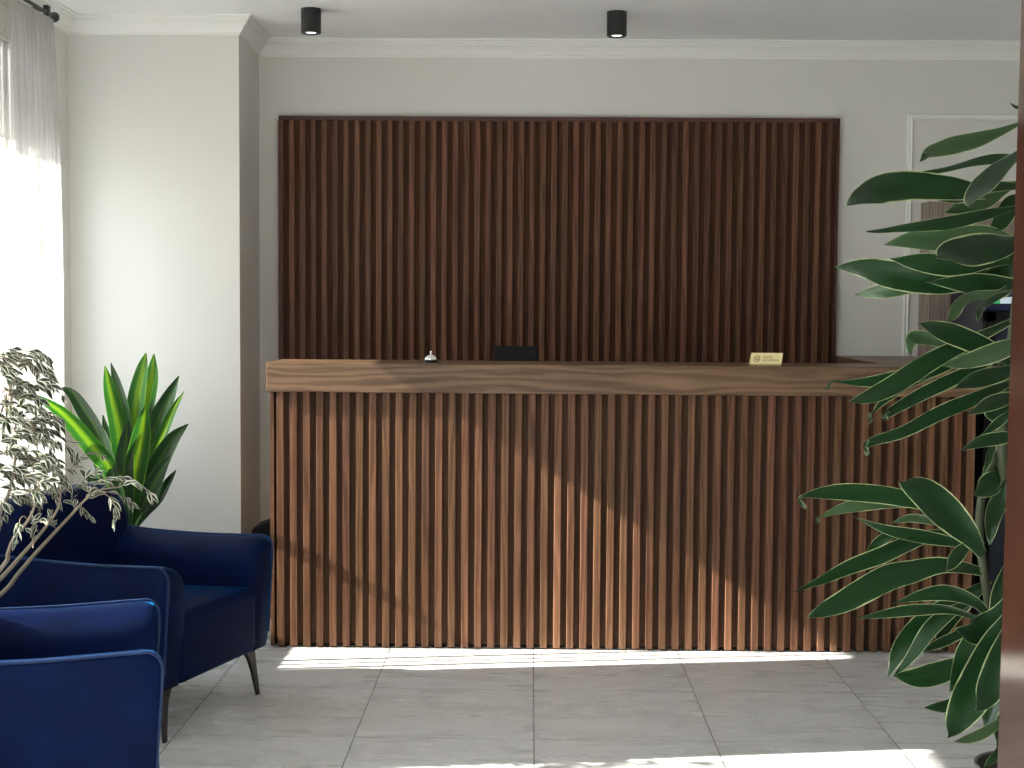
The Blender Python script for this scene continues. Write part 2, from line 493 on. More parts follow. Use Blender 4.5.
for x in xs: box(bm, x, x + .029, cf, cf + .031, .006, lz0 - .0005, .0015, 1)
box(bm, cx0, cx0 + .016, cf + .006, cf + .031, .006, lz0 - .0005, .001, 1)
link_mesh('slats', rel(bm, rc0), M_SLAT, rc)

# ledge on top: L-shaped run, one continuous worktop
lg = empty('counter_ledge', (.4, 6.0, lz0)); lg0 = Vector(lg.location)
tag(lg, 'thick walnut ledge lying along the top of the reception counter', 'countertop')
bm = bmesh.new(); box(bm, -1.0935, 2.0, 5.815, 6.172, lz0, lz1, .0035, 2); link_mesh('front_board', rel(bm, lg0), M_LEDGE, lg)
bm = bmesh.new(); box(bm, 1.525, 1.9, 6.1725, 7.083, lz0, lz1 - .0005, .0035, 2); o = link_mesh('return_board', rel(bm, lg0), M_LEDGE_Y, lg)
o['label'] = 'shorter board running back to the wall'
# staff desk behind
sd = empty('staff_desk', (.2, 6.4, 0)); sd0 = Vector(sd.location)
tag(sd, 'low walnut staff desk hidden behind the reception counter', 'desk')
bm = bmesh.new(); box(bm, -.9, 1.45, 6.18, 6.7, .72, .75, .002, 1); link_mesh('desk_top', rel(bm, sd0), M_LEDGE, sd)
for qx in (-.88, 1.41):
    bm = bmesh.new(); box(bm, qx, qx + .02, 6.2, 6.68, 0, .72); link_mesh('side_panel', rel(bm, sd0), M_SLAT, sd)
# support of the return board
bm = bmesh.new(); box(bm, 1.87, 1.89, 6.2, 7.06, 0, lz0, .001, 1)
o = link_mesh('counter_end_panel', bm, M_SLAT); tag(o, 'plain walnut end panel under the right-hand return of the ledge', 'panel')

# ------------------------------------------------------------------ things on the ledge
p = at(430.5, 363, Z=lz1)
bl = empty('service_bell', (p.x, p.y + .03, lz1)); tag(bl, 'small silver service bell standing on the counter ledge', 'bell')
bl.scale = (1.12,) * 3
bm = bmesh.new(); lathe(bm, [(.0, 0), (.0245, 0), (.025, .004), (.022, .009), (.0, .009)], 32); link_mesh('base', bm, M_BLACKPL, bl, 40)
bm = bmesh.new(); lathe(bm, [(.0255, .0105), (.0262, .0125), (.0245, .018), (.0205, .0245), (.0135, .0295), (.006, .0315), (.0, .032)], 40); link_mesh('dome', bm, M_CHROME, bl, 50)
bm = bmesh.new(); lathe(bm, [(.0, .009), (.0032, .009), (.0032, .033), (.0045, .0345), (.0045, .041), (.003, .0445), (.0, .0455)], 20); link_mesh('plunger', bm, M_CHROME, bl, 50)

p0, p1 = at(748.5, 364.5, Z=lz1), at(779, 366.6, Z=lz1)
wid = (p1 - p0).length
yy = 5.845
xa, xb = at(748.8, 364, Y=yy).x, at(780.2, 366, Y=yy).x
sg = empty('no_smoking_sign', ((xa + xb) / 2 + .004, yy, lz1))
sg.rotation_euler.z = R(-2)
tag(sg, 'small gold tent sign asking not to smoke, on the counter ledge', 'sign')
W2 = (xb - xa) / 2
SHR, SHT, TIP = .008, .054, .012
bm = bmesh.new()
def quadprism(bm, a, b, c, d, th):
    n = (b - a).cross(d - a).normalized() * th
    loft(bm, [[a, b, c, d], [a + n, b + n, c + n, d + n]])
    bmesh.ops.recalc_face_normals(bm, faces=bm.faces)
fa = [Vector((-W2, 0, .008)), Vector((W2, 0, .008)), Vector((W2 + SHR, TIP, SHT)), Vector((-W2 + SHR, TIP, SHT))]
quadprism(bm, *fa, -.002)
link_mesh('face_plate', bm, M_GOLD, sg)
bm = bmesh.new(); box(bm, -W2, W2, -.001, .05, 0, .008, .001, 1); link_mesh('base', bm, M_GOLD2, sg)
bm = bmesh.new(); quadprism(bm, Vector((-W2, .045, .008)), Vector((W2, .045, .008)), Vector((W2 + SHR, TIP + .003, SHT)), Vector((-W2 + SHR, TIP + .003, SHT)), .002); link_mesh('back_plate', bm, M_GOLD2, sg)
ux = Vector((1, 0, 0)); uz = (fa[3] - fa[0]).normalized(); un = ux.cross(uz).normalized()
H2 = (fa[3] - fa[0]).length
def on_sign(u, v, lift=.0007):      # u: 0..1 across, v: 0..1 up
    return fa[0] + (fa[1] - fa[0]) * u + (fa[3] - fa[0]) * v + un * lift
bm = bmesh.new()
cu, cv, rad = .2, .47, .0135
ctr = on_sign(cu, cv)
def ring(r0, r1):
    n = 40
    a = [bm.verts.new(ctr + ux * r0 * math.cos(2 * PI * k / n) + uz * r0 * math.sin(2 * PI * k / n)) for k in range(n)]
    b = [bm.verts.new(ctr + ux * r1 * math.cos(2 * PI * k / n) + uz * r1 * math.sin(2 * PI * k / n)) for k in range(n)]
    for k in range(n): bm.faces.new((a[k], a[(k + 1) % n], b[(k + 1) % n], b[k]))
ring(rad * .8, rad)
def bar(du0, dv0, du1, dv1, w, lift=0):
    a = ctr + ux * du0 + uz * dv0 + un * lift; b = ctr + ux * du1 + uz * dv1 + un * lift
    t = (b - a).normalized(); s = un.cross(t) * w / 2
    bm.faces.new([bm.verts.new(q) for q in (a - s, b - s, b + s, a + s)])
bar(-rad * .62, rad * .62, rad * .62, -rad * .62, .0026)
bar(-rad * .62, -rad * .12, rad * .45, -rad * .12, .003, .0002)
bar(rad * .5, -rad * .12, rad * .62, -rad * .12, .003, .0002)
bar(rad * .55, rad * .05, rad * .42, rad * .4, .0014, .0002)
bmesh.ops.recalc_face_normals(bm, faces=bm.faces)
o = link_mesh('emblem', bm, M_RED, sg); o['label'] = 'red-brown no-smoking symbol'
def lettering(txt, u, v, width, parent, mat):
    cu_ = bpy.data.curves.new('lettering', 'FONT'); cu_.body = txt; cu_.size = 1; cu_.align_x = 'LEFT'
    tmp = bpy.data.objects.new('lettering', cu_); COL.objects.link(tmp)
    dg = bpy.context.evaluated_depsgraph_get()
    me = bpy.data.meshes.new_from_object(tmp.evaluated_get(dg))
    bpy.data.objects.remove(tmp); bpy.data.curves.remove(cu_)
    w = max(v_.co.x for v_ in me.vertices); s = width / w
    o0 = on_sign(u, v)
    for v_ in me.vertices: v_.co = o0 + ux * v_.co.x * s + uz * v_.co.y * s
    o = bpy.data.objects.new('lettering', me); COL.objects.link(o); me.materials.clear(); me.materials.append(mat); o.parent = parent
    return o
o = lettering('PLEASE', .39, .52, 2 * W2 * .3, sg, M_RED); o['label'] = 'upper line reading PLEASE'
o = lettering('NO SMOKING', .38, .27, 2 * W2 * .54, sg, M_RED); o['label'] = 'lower line reading NO SMOKING'

# small screen behind the ledge
a, b = at(494.5, 346, Y=6.38), at(538.5, 360, Y=6.38)
sc = empty('display_screen', ((a.x + b.x) / 2, 6.38, .75)); s0 = Vector(sc.location)
tag(sc, 'small black screen showing its top over the counter ledge', 'screen')
bm = bmesh.new(); box(bm, a.x, b.x, 6.37, 6.4, a.z - .14, a.z, .003, 2); link_mesh('housing', rel(bm, s0), M_BLACKPL, sc)
bm = bmesh.new(); box(bm, a.x + .006, b.x - .006, 6.4, 6.402, a.z - .13, a.z - .008); link_mesh('screen', rel(bm, s0), simple('screen_glass', (.004, .004, .006), .1), sc)
bm = bmesh.new(); tube(bm, [(0, 0, .01), (0, .01, .2), (0, .008, a.z - .75 - .1)], .012, .01); link_mesh('stand', bm, M_BLACKPL, sc, 40)
bm = bmesh.new(); lathe(bm, [(0, 0), (.07, 0), (.072, .006), (.06, .014), (0, .014)], 28); link_mesh('base', bm, M_BLACKPL, sc, 40)

# black bin beside the counter end
bn = empty('waste_bin', (-1.17, 6.46, 0)); tag(bn, 'black bin standing between alcove wall and counter end', 'bin')
bm = bmesh.new()
loft(bm, [[Vector((sx * w, sy * w * 1.15, z)) for sx, sy in ((-1, -1), (1, -1), (1, 1), (-1, 1))] for w, z in ((.075, 0), (.092, .36), (.095, .36), (.095, .375))])
bmesh.ops.bevel(bm, geom=[e for e in bm.edges if abs((e.verts[0].co - e.verts[1].co).z) > .1], offset=.02, segments=3, affect='EDGES')
link_mesh('body', bm, M_BLACKPL, bn)
bm = bmesh.new()
loft(bm, [[Vector((-.093, s * .105, .376)), Vector((.093, s * .105, .376)), Vector((.093, s * .105, .47)), Vector((.02, s * .105, .455)), Vector((-.093, s * .105, .415))] for s in (-1, 1)])
bmesh.ops.recalc_face_normals(bm, faces=bm.faces); bmesh.ops.bevel(bm, geom=list(bm.edges), offset=.006, segments=2, affect='EDGES')
link_mesh('lid', bm, M_BLACKPL, bn)

# ------------------------------------------------------------------ ceiling spotlights
M_BULB = NT('spot_lens'); e = M_BULB.n('ShaderNodeEmission'); e.inputs[0].default_value = (1, .97, .92, 1); e.inputs[1].default_value = 2.2
M_BULB.l(e.outputs[0], M_BULB.out.inputs[0]); M_BULB = M_BULB.m
for i, (q, lab) in enumerate(((at(311, 9, Z=ZC), 'black cylinder spotlight on the ceiling above the left end of the slatted wall panel'),
                              (at(617, 12, Z=ZC), 'black cylinder spotlight on the ceiling above the right half of the slatted wall panel'))):
    t = empty('ceiling_spotlight', (q.x, q.y, ZC)); tag(t, lab, 'ceiling light', 'black cylinder ceiling spotlights')
    bm = bmesh.new()
    r, h = .0445, .108
    lathe(bm, [(0, 0), (r, 0), (r, -h + .004), (r - .003, -h), (r - .008, -h), (r - .012, -h + .012), (0, -h + .014)][::-1], 40)
    link_mesh('housing', bm, M_BLACK, t, 35)
    bm = bmesh.new(); lathe(bm, [(0, -h + .002), (.02, -h + .004), (.029, -h + .009), (.029, -h + .0125), (0, -h + .0125)], 32)
    bmesh.ops.recalc_face_normals(bm, faces=bm.faces)
    link_mesh('lens', bm, M_BULB, t, 60)

# ------------------------------------------------------------------ curtain and rod
def curtain(name, y0, y1, x, z0, z1, label, seedv, amp=.028, n=260, folds=None):
    rnd = random.Random(seedv)
    bm = bmesh.new()
    nz = 30
    ph = [rnd.uniform(0, 6.28) for _ in range(5)]
    folds = folds or (y1 - y0) / .07
    rows = []
    for j in range(nz + 1):
        v = j / nz; z = z1 - (z1 - z0) * v
        row = []
        for i in range(n + 1):
            u = i / n
            uu = u + .012 * math.sin(5 * u + 2.0 * v + ph[0]) + .01 * math.sin(9 * u - 1.5 * v + ph[1])
            wv = math.sin(2 * PI * folds * uu + ph[2]) * (.75 + .35 * math.sin(7 * u + ph[3]))
            wv += .35 * math.sin(2 * PI * folds * 2.3 * uu + ph[4] + v)
            a = amp * (.55 + .6 * min(1, v * 2.5)) * (1 if u > .56 else .45)
            if v < .03: a *= .6; 
            yb = y0 + (y1 - y0) * u + (.012 * math.sin(3.2 * v + .6) + .012 * v) * (u ** 3) - .03 * (1 - min(1, v * 6)) * (u ** 4)
            row.append(bm.verts.new((x + a * wv, yb, z)))
        rows.append(row)
    for a, b in zip(rows, rows[1:]):
        for i in range(n): bm.faces.new((a[i], a[i + 1], b[i + 1], b[i]))
    t = empty(name, (0, 0, 0))
    tag(t, label, 'curtain')
    link_mesh('fabric', bm, M_SHEER, t, 180)
    bm = bmesh.new()
    # gathered heading tape
    rows = []
    for z in (z1 + .045, z1 + .02, z1 - .004):
        rows.append([bm.verts.new((x + .014 * math.sin(2 * PI * folds * 2.2 * i / n + z * 9), y0 + (y1 - .03 - y0) * i / n, z)) for i in range(n + 1)])
    for a, b in zip(rows, rows[1:]):
        for i in range(n): bm.faces.new((a[i], a[i + 1], b[i + 1], b[i]))
    link_mesh('heading', bm, M_SHEER, t, 180)
    return t
curtain('sheer_curtain', 4.93, 6.05, -2.035, .02, 2.585, 'white sheer curtain hanging in folds over the window at the left edge', 3)
curtain('sheer_curtain', 2.35, 4.02, -2.035, .02, 2.585, 'added sheer curtain, out of view, dimming the sun through the nearer window', 9)  # unseen, added to soften the sun on the floor and front chair
rod = empty('curtain_rod', (-2.045, 5.2, 2.655)); tag(rod, 'dark curtain rod end with bracket above the sheer curtain', 'curtain rod')
bm = bmesh.new(); tube(bm, [(0, -2.6, 0), (0, .4, 0), (0, .86, 0)], .008, n=12); link_mesh('pole', bm, M_BLACK, rod, 60)
bm = bmesh.new()
prof = [(0, .84), (.009, .84), (.012, .86), (.02, .872), (.022, .885), (.017, .9), (.008, .908), (0, .91)]
n = 20
loft(bm, [[Vector((r * math.cos(2 * PI * k / n), yv, r * math.sin(2 * PI * k / n))) for k in range(n)] for r, yv in prof]); bmesh.ops.recalc_face_normals(bm, faces=bm.faces)
link_mesh('finial', bm, M_BLACK, rod, 50)
bm = bmesh.new(); tube(bm, [(0, .79, 0), (-.03, .79, .012), (-.084, .79, .02)], .007); box(bm, -.085, -.079, .765, .815, -.02, .06, .002, 1)
box(bm, -.012, .012, .775, .805, -.014, .03, .003, 1)
link_mesh('bracket', bm, M_BLACK, rod, 40)

# ------------------------------------------------------------------ armchairs
def rbox(x0, x1, y0, y1, z0, z1, r, seg=5, sub=0):
    bm = bmesh.new(); box(bm, x0, x1, y0, y1, z0, z1, r, seg); return bm
def make_chair(name, loc, rz, label, D=.74, W=.68):
    t = empty(name, loc, rz); tag(t, label, 'armchair', 'blue velvet armchairs')
    AH, B0, AT = .59, .172, .125          # arm height, underside, arm thickness
    hw = W / 2
    # origin: centre of the front edge line on the floor; +x is forward
    for s in (-1, 1):
        # arm: profile across y (outer edge crisp, inner edge rolling down), lofted along x
        loops = []
        L = D - .02
        xs = [0, .3 * L, .6 * L, .85 * L, .93 * L, .965 * L, .985 * L, .995 * L, L]
        for xx in xs:
            f = xx / L
            dfront = L - xx
            rr = .05
            k = 1 if dfront > rr else math.sqrt(max(0, 1 - ((rr - dfront) / rr) ** 2))
            top = AH - .012 * math.sin(PI * f) - rr * .75 * (1 - k)
            bot = B0 + rr * .2 * (1 - k)
            th = AT - .012 * (1 - k)
            pr = []
            o_in = .008 * (1 - k)
            # outer face, bottom to top
            pr += [(o_in + .012, bot), (o_in, bot + .03), (o_in - .004, (bot + top) / 2), (o_in, top - .012), (o_in + .008, top - .002)]
            for q in range(1, 8):       # roll to the inside
                a = PI / 2 * q / 7
                pr.append((o_in + .02 + (th - .02 - o_in) * math.sin(a), top - .085 * (1 - math.cos(a)) ))
            pr += [(th + .004, (bot + top) / 2), (th, bot + .03), (th - .015, bot)]
            taper = .015 * (1 - f) * 0
            loops.append([Vector((xx - D - (.026 * f * max(0, 1 - (zz - B0) / (AH - B0))), s * (hw - yv), zz)) for yv, zz in pr])
        bm = bmesh.new(); loft(bm, loops); bmesh.ops.recalc_face_normals(bm, faces=bm.faces)
        arm = link_mesh('arm', bm, M_VELVET, t, 50)
        # piping along the outer top edge and down the front
        o_ = s * (hw - .003)
        pts = [(-D, o_, AH + .001), (-D + .3 * L, o_, AH - .0095), (-D + .6 * L, o_, AH - .011), (-D + .9 * L, o_, AH - .004), (-D + L - .028, o_, AH - .006), (-D + L - .006, o_ - s * .004, AH - .03),
               (-D + L - .003, o_ - s * .006, AH - .08), (-D + L - .011, o_ - s * .004, .4), (-D + L - .022, o_ - s * .004, B0 + .06)]
        bm = bmesh.new(); tube(bm, pts, .0042, n=8, seg=60); link_mesh('piping', bm, M_PIPE, arm, 60)
    # seat body: rolled front edge
    bm = bmesh.new(); box(bm, -D + .1, -.03, -hw + .1, hw - .1, B0 + .004, .415, .035, 5)
    for v in bm.verts:
        if v.co.z > .36: v.co.z += .012 * math.cos(PI * v.co.y / (W - .2)) * (1 if v.co.x > -.6 else .5) - .02 * max(0, min(1, (-.1 - v.co.x) / .5))
    link_mesh('seat', bm, M_VELVET, t, 50)
    # back: full width, leaning, rounded upper corners
    bm = bmesh.new()
    n = 40
    prof = []
    zb, zt, rc_ = B0, .76, .16
    hwb = hw - .006
    def outline(inset):
        pts = []
        def arc(cy, cz, r, a0, a1, k):
            for q in range(k + 1):
                a = a0 + (a1 - a0) * q / k
                pts.append((cy + r * math.cos(a), cz + r * math.sin(a)))
        rr = max(.02, rc_ - inset); rb = max(.01, .03 - inset)
        arc(hwb - rc_, zt - rc_, rr, 0, PI / 2, 8); arc(-hwb + rc_, zt - rc_, rr, PI / 2, PI, 8)
        arc(-hwb + .03, zb + .03, rb, PI, 1.5 * PI, 4); arc(hwb - .03, zb + .03, rb, 1.5 * PI, 2 * PI, 4)
        return pts
    loops = []
    T = .13
    for xo, ins in ((0, .05), (.004, .028), (.012, .012), (.03, .002), (T / 2, 0), (T - .035, .002), (T - .014, .012), (T - .005, .026), (T, .05)):
        loops.append([Vector((-D + xo - .13 * max(0, z - .35) + .02, y, z + .012 * math.cos(PI * y / W) * (1 if z > .6 else 0))) for y, z in outline(ins)])
    loft(bm, loops); bmesh.ops.recalc_face_normals(bm, faces=bm.faces)
    link_mesh('backrest', bm, M_VELVET, t, 50)
    for sx in (0, 1):
        for s in (-1, 1):
            bm = bmesh.new()
            xf = -.085 if sx == 0 else -D + .06
            yf = s * (hw - .055)
            ox = (.02 if sx == 0 else -.02); oy = s * .012
            loops = []
            for z, w, d in ((B0 + .03, .075, .02), (B0 + .004, .07, .02), (B0 - .015, .045, .018), (B0 - .04, .032, .016), (.09, .023, .013), (0, .013, .009)):
                q = (B0 - z) / B0
                cx_, cy_ = xf + ox * q, yf + oy * q
                # flares inward along the lateral direction like a bracket
                y_in = cy_ - s * w; y_out = cy_ + s * .009
                loops.append([Vector((cx_ - d / 2, y_in, z)), Vector((cx_ + d / 2, y_in, z)), Vector((cx_ + d / 2, y_out, z)), Vector((cx_ - d / 2, y_out, z))])
            loft(bm, loops); bmesh.ops.recalc_face_normals(bm, faces=bm.faces)
            bmesh.ops.bevel(bm, geom=list(bm.edges), offset=.002, segments=1, affect='EDGES')
            link_mesh('leg', bm, M_BLACK, t, 40)
    return t
def chair_at(near, fdeg, W, **kw):
    f = Vector((math.cos(R(fdeg)), math.sin(R(fdeg)), 0)); l = Vector((-f.y, f.x, 0))
    c = Vector((near[0], near[1], 0)) + l * W / 2
    return make_chair('armchair', c, R(fdeg), W=W, **kw)
chair_at((-1.146, 4.485), -18.6, .70, label='blue velvet armchair nearer the counter, with its black front leg in view')
chair_at((-.883, 3.436), 15.5, .635, label='blue velvet armchair in the lower left corner, sunlight along its arm tops')

# ------------------------------------------------------------------ leaves
def leaf_bm(bm, pts, w, roll=0., seg=16, fold=.18, wave=0., profile='strap', tipw=.02, basew=.35, peak=.55, up=None, seedv=0):
    """blade along pts (3D, base to tip); w = full width in metres; roll turns the blade about its own length"""
    P = spline(pts, seg)
    uvl = bm.loops.layers.uv.verify()
    rnd = random.Random(seedv)
    ph = rnd.uniform(0, 6.28)
    rows = []
    cs = (-1, -.78, -.4, 0, .4, .78, 1)
    for i, p in enumerate(P):
        t = (P[min(i + 1, seg)] - P[max(i - 1, 0)]).normalized()
        view = (Vector((0, 0, CAM_H)) - p).normalized() if up is None else up
        side = t.cross(view)
        if side.length < .02: side = t.cross(Vector((0, 0, 1)))
        side.normalize(); nrm = side.cross(t).normalized()
        c, s = math.cos(roll), math.sin(roll)
        side, nrm = side * c + nrm * s, nrm * c - side * s
        u = i / seg
        if u < peak: k = basew + (1 - basew) * math.sin(PI / 2 * u / peak) ** 1.3
        else: k = tipw + (1 - tipw) * max(0, 1 - ((u - peak) / (1 - peak)) ** 1.9) ** 1.05
        row = []
        for cc in cs:
            wob = wave * w * math.sin(9 * u + ph + (1.7 if cc > 0 else 0)) * abs(cc) ** 2
            row.append((bm.verts.new(p + side * (cc * w * .5 * k) - nrm * (fold * w * .5 * k * (1 - abs(cc)) - wob)), ((cc + 1) / 2, u)))
        rows.append(row)
    for a, b in zip(rows, rows[1:]):
        for i in range(len(cs) - 1):
            q = (a[i], a[i + 1], b[i + 1], b[i])
            f = bm.faces.new([x[0] for x in q]); f.smooth = True
            for lp, x in zip(f.loops, q): lp[uvl].uv = x[1]

def px_leaf(parent, mat, pts, wpx, Y0, Y1, roll=0., origin=None, **kw):
    """pts: photo pixels base..tip, depths from Y0 (base) to Y1 (tip)"""
    n = len(pts)
    P = [at(q[0], q[1], Y=Y0 + (Y1 - Y0) * (i / (n - 1))) for i, q in enumerate(pts)]
    Ym = (Y0 + Y1) / 2
    w = wpx / F_PX * Ym / max(.35, math.cos(roll))
    bm = bmesh.new(); leaf_bm(bm, P, w, roll, **kw)
    if origin is not None: rel(bm, origin)
    return link_mesh('leaf', bm, mat, parent)

def pot(parent, r, h, mat, soil_z, n=40):
    bm = bmesh.new()
    lathe(bm, [(0, 0), (r * .72, 0), (r * .76, .01), (r * .96, h - .03), (r, h - .012), (r, h - .003), (r * .985, h), (r * .93, h - .002), (r * .9, h - .02), (r * .86, soil_z - .02), (0, soil_z - .02)], n)
    bmesh.ops.recalc_face_normals(bm, faces=bm.faces)
    link_mesh('pot', bm, mat, parent, 40)
    bm = bmesh.new(); lathe(bm, [(0, soil_z - .019), (r * .858, soil_z - .019), (r * .87, soil_z - .005), (r * .4, soil_z + .004), (0, soil_z + .006)], 28)
    bmesh.ops.recalc_face_normals(bm, faces=bm.faces)
    link_mesh('soil', bm, M_SOIL, parent, 60)

# --- big cream-edged plant at the right
PY = 3.25
pb = at(1024, 760, Y=PY)
rp = empty('potted_dracaena', (pb.x, PY, 0)); rp0 = Vector(rp.location)
tag(rp, 'tall potted plant with drooping dark leaves edged in cream, beside the door frame', 'plant')
pot(rp, .112, .385, M_POT, .35)
def pxs(lst, Y): return [at(a, b, Y=Y) for a, b in lst]
for lst, r0, r1 in (([(1030, 775), (1010, 700), (996, 640), (988, 600), (982, 560), (979, 520), (985, 480), (994, 455)], .012, .008),
                    ([(1034, 775), (1026, 640), (1016, 520), (1003, 470), (1004, 400), (1013, 330), (1022, 240), (1026, 150)], .014, .009)):
    bm = bmesh.new(); tube(bm, pxs(lst, PY), r0, r1, n=10, seg=40); link_mesh('cane', rel(bm, rp0), M_STEM, rp, 60)
RL = [  # pixels base..tip, width px, base depth offset, tip depth offset, roll
 ([(1024,122),(985,137),(950,147),(928,152),(920,162)], 17, .05, -.1, 0.5),
 ([(985,194),(965,190),(915,186),(880,189),(862,196),(848,205)], 31, -.1, -.35, .1),
 ([(1024,156),(1003,158),(975,163),(945,169),(920,173)], 9, .1, .15, .9),
 ([(1026,148),(1005,164),(985,183),(972,197),(968,205)], 20, -.1, -.35, -.2),
 ([(1022,186),(990,188),(960,196),(935,200)], 14, 0, -.1, .5),
 ([(1020,184),(995,192),(968,204),(943,212)], 23, .02, -.05, .4),
 ([(1022,206),(990,213),(945,224),(895,229),(866,231)], 12, 0, -.1, .7),
 ([(1015,240),(985,234),(945,239),(912,240),(884,245)], 23, .02, .0, .1),
 ([(1026,238),(1005,245),(975,250),(950,252),(938,256)], 32, -.1, -.3, -.1),
 ([(1020,276),(985,278),(940,280),(895,275),(862,268),(834,267)], 30, .05, .1, .1),
 ([(1010,262),(985,262),(950,265),(915,262),(889,258)], 22, -.02, -.05, .25),
 ([(1026,286),(1000,285),(970,284),(925,282)], 22, .0, -.05, .3),
 ([(985,276),(930,284),(895,289),(872,293),(854,295)], 15, .12, .2, .2),
 ([(1012,285),(1000,295),(975,296),(960,303),(953,315),(947,322)], 12, 0, -.1, .7),
 ([(1008,292),(992,300),(980,308),(978,322)], 8, -.05, -.15, .4),
 ([(1012,366),(995,352),(960,337),(935,328),(919,324)], 22, -.05, -.2, .0),
 ([(1000,362),(963,350),(935,340),(915,337),(910,345),(911,357)], 14, .0, -.1, .3),
 ([(1026,338),(1005,349),(975,359),(943,366)], 20, -.1, -.2, -.2),
 ([(1010,322),(965,344),(930,362),(893,385),(868,397),(850,402)], 21, -.05, -.25, .15),
 ([(985,350),(945,366),(905,377),(868,382),(832,381)], 15, .05, -.05, .3),
 ([(1012,350),(985,363),(950,381),(915,398),(888,413),(883,417)], 14, .0, -.1, .3),
 ([(960,362),(930,376),(905,387),(884,401),(872,414)], 8, .08, .02, .5),
 ([(1020,366),(1000,374),(972,381),(955,389)], 18, -.1, -.2, .1),
 ([(1018,380),(1000,387),(972,400),(941,413),(903,432),(868,443),(867,456)], 15, .0, -.12, .3),
 ([(1022,396),(1005,399),(985,406),(966,415)], 15, -.05, -.15, .2),
 ([(1022,392),(1008,402),(996,412),(984,408)], 26, -.02, -.06, .0),
 ([(1018,408),(1004,418),(992,428),(978,438)], 9, -.1, -.12, .3),
 ([(1024,434),(1007,437),(980,442),(958,451)], 13, -.1, -.2, .3),
 ([(996,440),(991,452),(988,462),(984,474)], 7, .0, -.05, .2),
 ([(1003,445),(998,455),(988,468),(980,478)], 9, .02, .0, .4),
 ([(1002,470),(994,480),(985,488),(972,494)], 22, .0, -.05, .3),
 ([(1006,480),(1000,500),(992,520),(990,545)], 18, -.02, -.05, .3),
 ([(980,535),(945,509),(895,497),(850,492),(822,493),(799,497)], 19, .0, -.12, .1),
 ([(950,512),(905,503),(862,505),(838,510),(816,519)], 12, .06, .0, .2),
 ([(984,556),(965,532),(940,506),(918,489),(899,481)], 34, -.1, -.25, .0),
 ([(981,552),(956,543),(925,537),(887,530),(853,516)], 13, .0, -.1, .3),
 ([(965,530),(937,522),(912,518),(890,524)], 9, .08, .1, .4),
 ([(980,540),(940,534),(909,543),(880,556),(850,567),(822,580),(793,592)], 17, .04, -.1, .1),
 ([(905,530),(890,535),(876,544),(863,556)], 10, .1, .1, .2),
 ([(985,572),(945,565),(912,572),(885,579),(850,598),(825,610),(809,617)], 27, .0, -.2, .1),
 ([(985,545),(972,545),(960,552),(952,564),(945,571)], 13, -.08, -.16, .5),
 ([(992,620),(975,603),(950,593),(925,595),(892,604)], 16, -.03, -.1, .3),
 ([(985,622),(950,610),(915,610),(880,615),(855,618)], 11, -.05, -.1, .4),
 ([(965,595),(940,610),(918,630),(900,650),(888,677)], 24, .05, .0, .1),
 ([(975,600),(950,612),(930,630),(912,655),(895,675)], 16, .0, -.05, -.3),
 ([(980,660),(955,668),(920,677),(893,676)], 24, .02, .0, .2),
 ([(990,620),(975,640),(962,668),(950,692)], 24, -.08, -.15, .1),
 ([(1012,610),(998,640),(975,690),(960,718),(948,736)], 38, -.1, -.25, .0),
 ([(1018,610),(1005,650),(990,690),(974,712)], 30, -.14, -.3, .15),
 ([(985,690),(965,702),(945,706),(925,708)], 15, .0, -.05, .3),
 ([(1015,712),(992,728),(972,738),(952,742)], 11, .0, -.08, .3),
 ([(985,622),(965,632),(942,642),(920,653)], 11, .02, .0, .4),
 ([(1016,590),(998,620),(975,632),(956,630)], 30, -.08, -.12, .1),
 ([(1010,560),(1002,590),(1000,625),(990,655)], 22, -.06, -.1, .2),
 ([(990,580),(965,600),(945,625),(938,650)], 20, .04, .05, .2),
 ([(1015,600),(1000,650),(992,700),(985,735)], 24, .02, .0, .1),
 ([(985,672),(965,690),(952,712),(945,722)], 16, .05, .05, .2),
 ([(960,500),(950,478),(948,462),(940,452)], 0, 0, 0, 0),
 ([(1004,690),(1000,715),(1003,740),(996,752)], 16, .05, .05, .2),
 ([(1020,732),(1004,748),(994,758),(984,767)], 10, -.1, -.15, .1),
 ([(836,380),(830,383),(828,388),(824,390)], 3, -.05, -.05, 0),
 ([(890,412),(885,414),(886,419),(881,417)], 3, -.1, -.1, 0),
 ([(873,412),(869,415),(871,420),(868,424)], 3, .02, .02, 0),
 ([(869,440),(866,447),(868,453),(866,458)], 3, -.12, -.12, 0),
 ([(801,496),(800,501),(804,506),(807,511)], 4, -.12, -.12, 0),
 ([(817,517),(818,521),(822,525)], 3, 0, 0, 0),
 ([(1026,112),(1022,107),(1016,107),(1010,103)], 4, .0, -.03, .3),
 ([(1024,196),(1012,204),(1000,222),(990,230)], 20, .02, .02, .2),
 ([(1024,250),(1012,262),(1000,270),(985,272)], 24, .03, .05, .2),
]
nleaf = 0
for i, (pts, w, d0, d1, roll) in enumerate(RL):
    if w == 0: continue
    px_leaf(rp, M_LEAF_RL if i in (0, 5, 7, 12, 13, 16, 17, 29, 33, 36, 50) else M_LEAF_R, pts, w, PY + d0, PY + d1, roll, origin=rp0, seedv=i, wave=.13, seg=22, basew=.3 if w > 12 else .5, fold=.22, peak=.5)

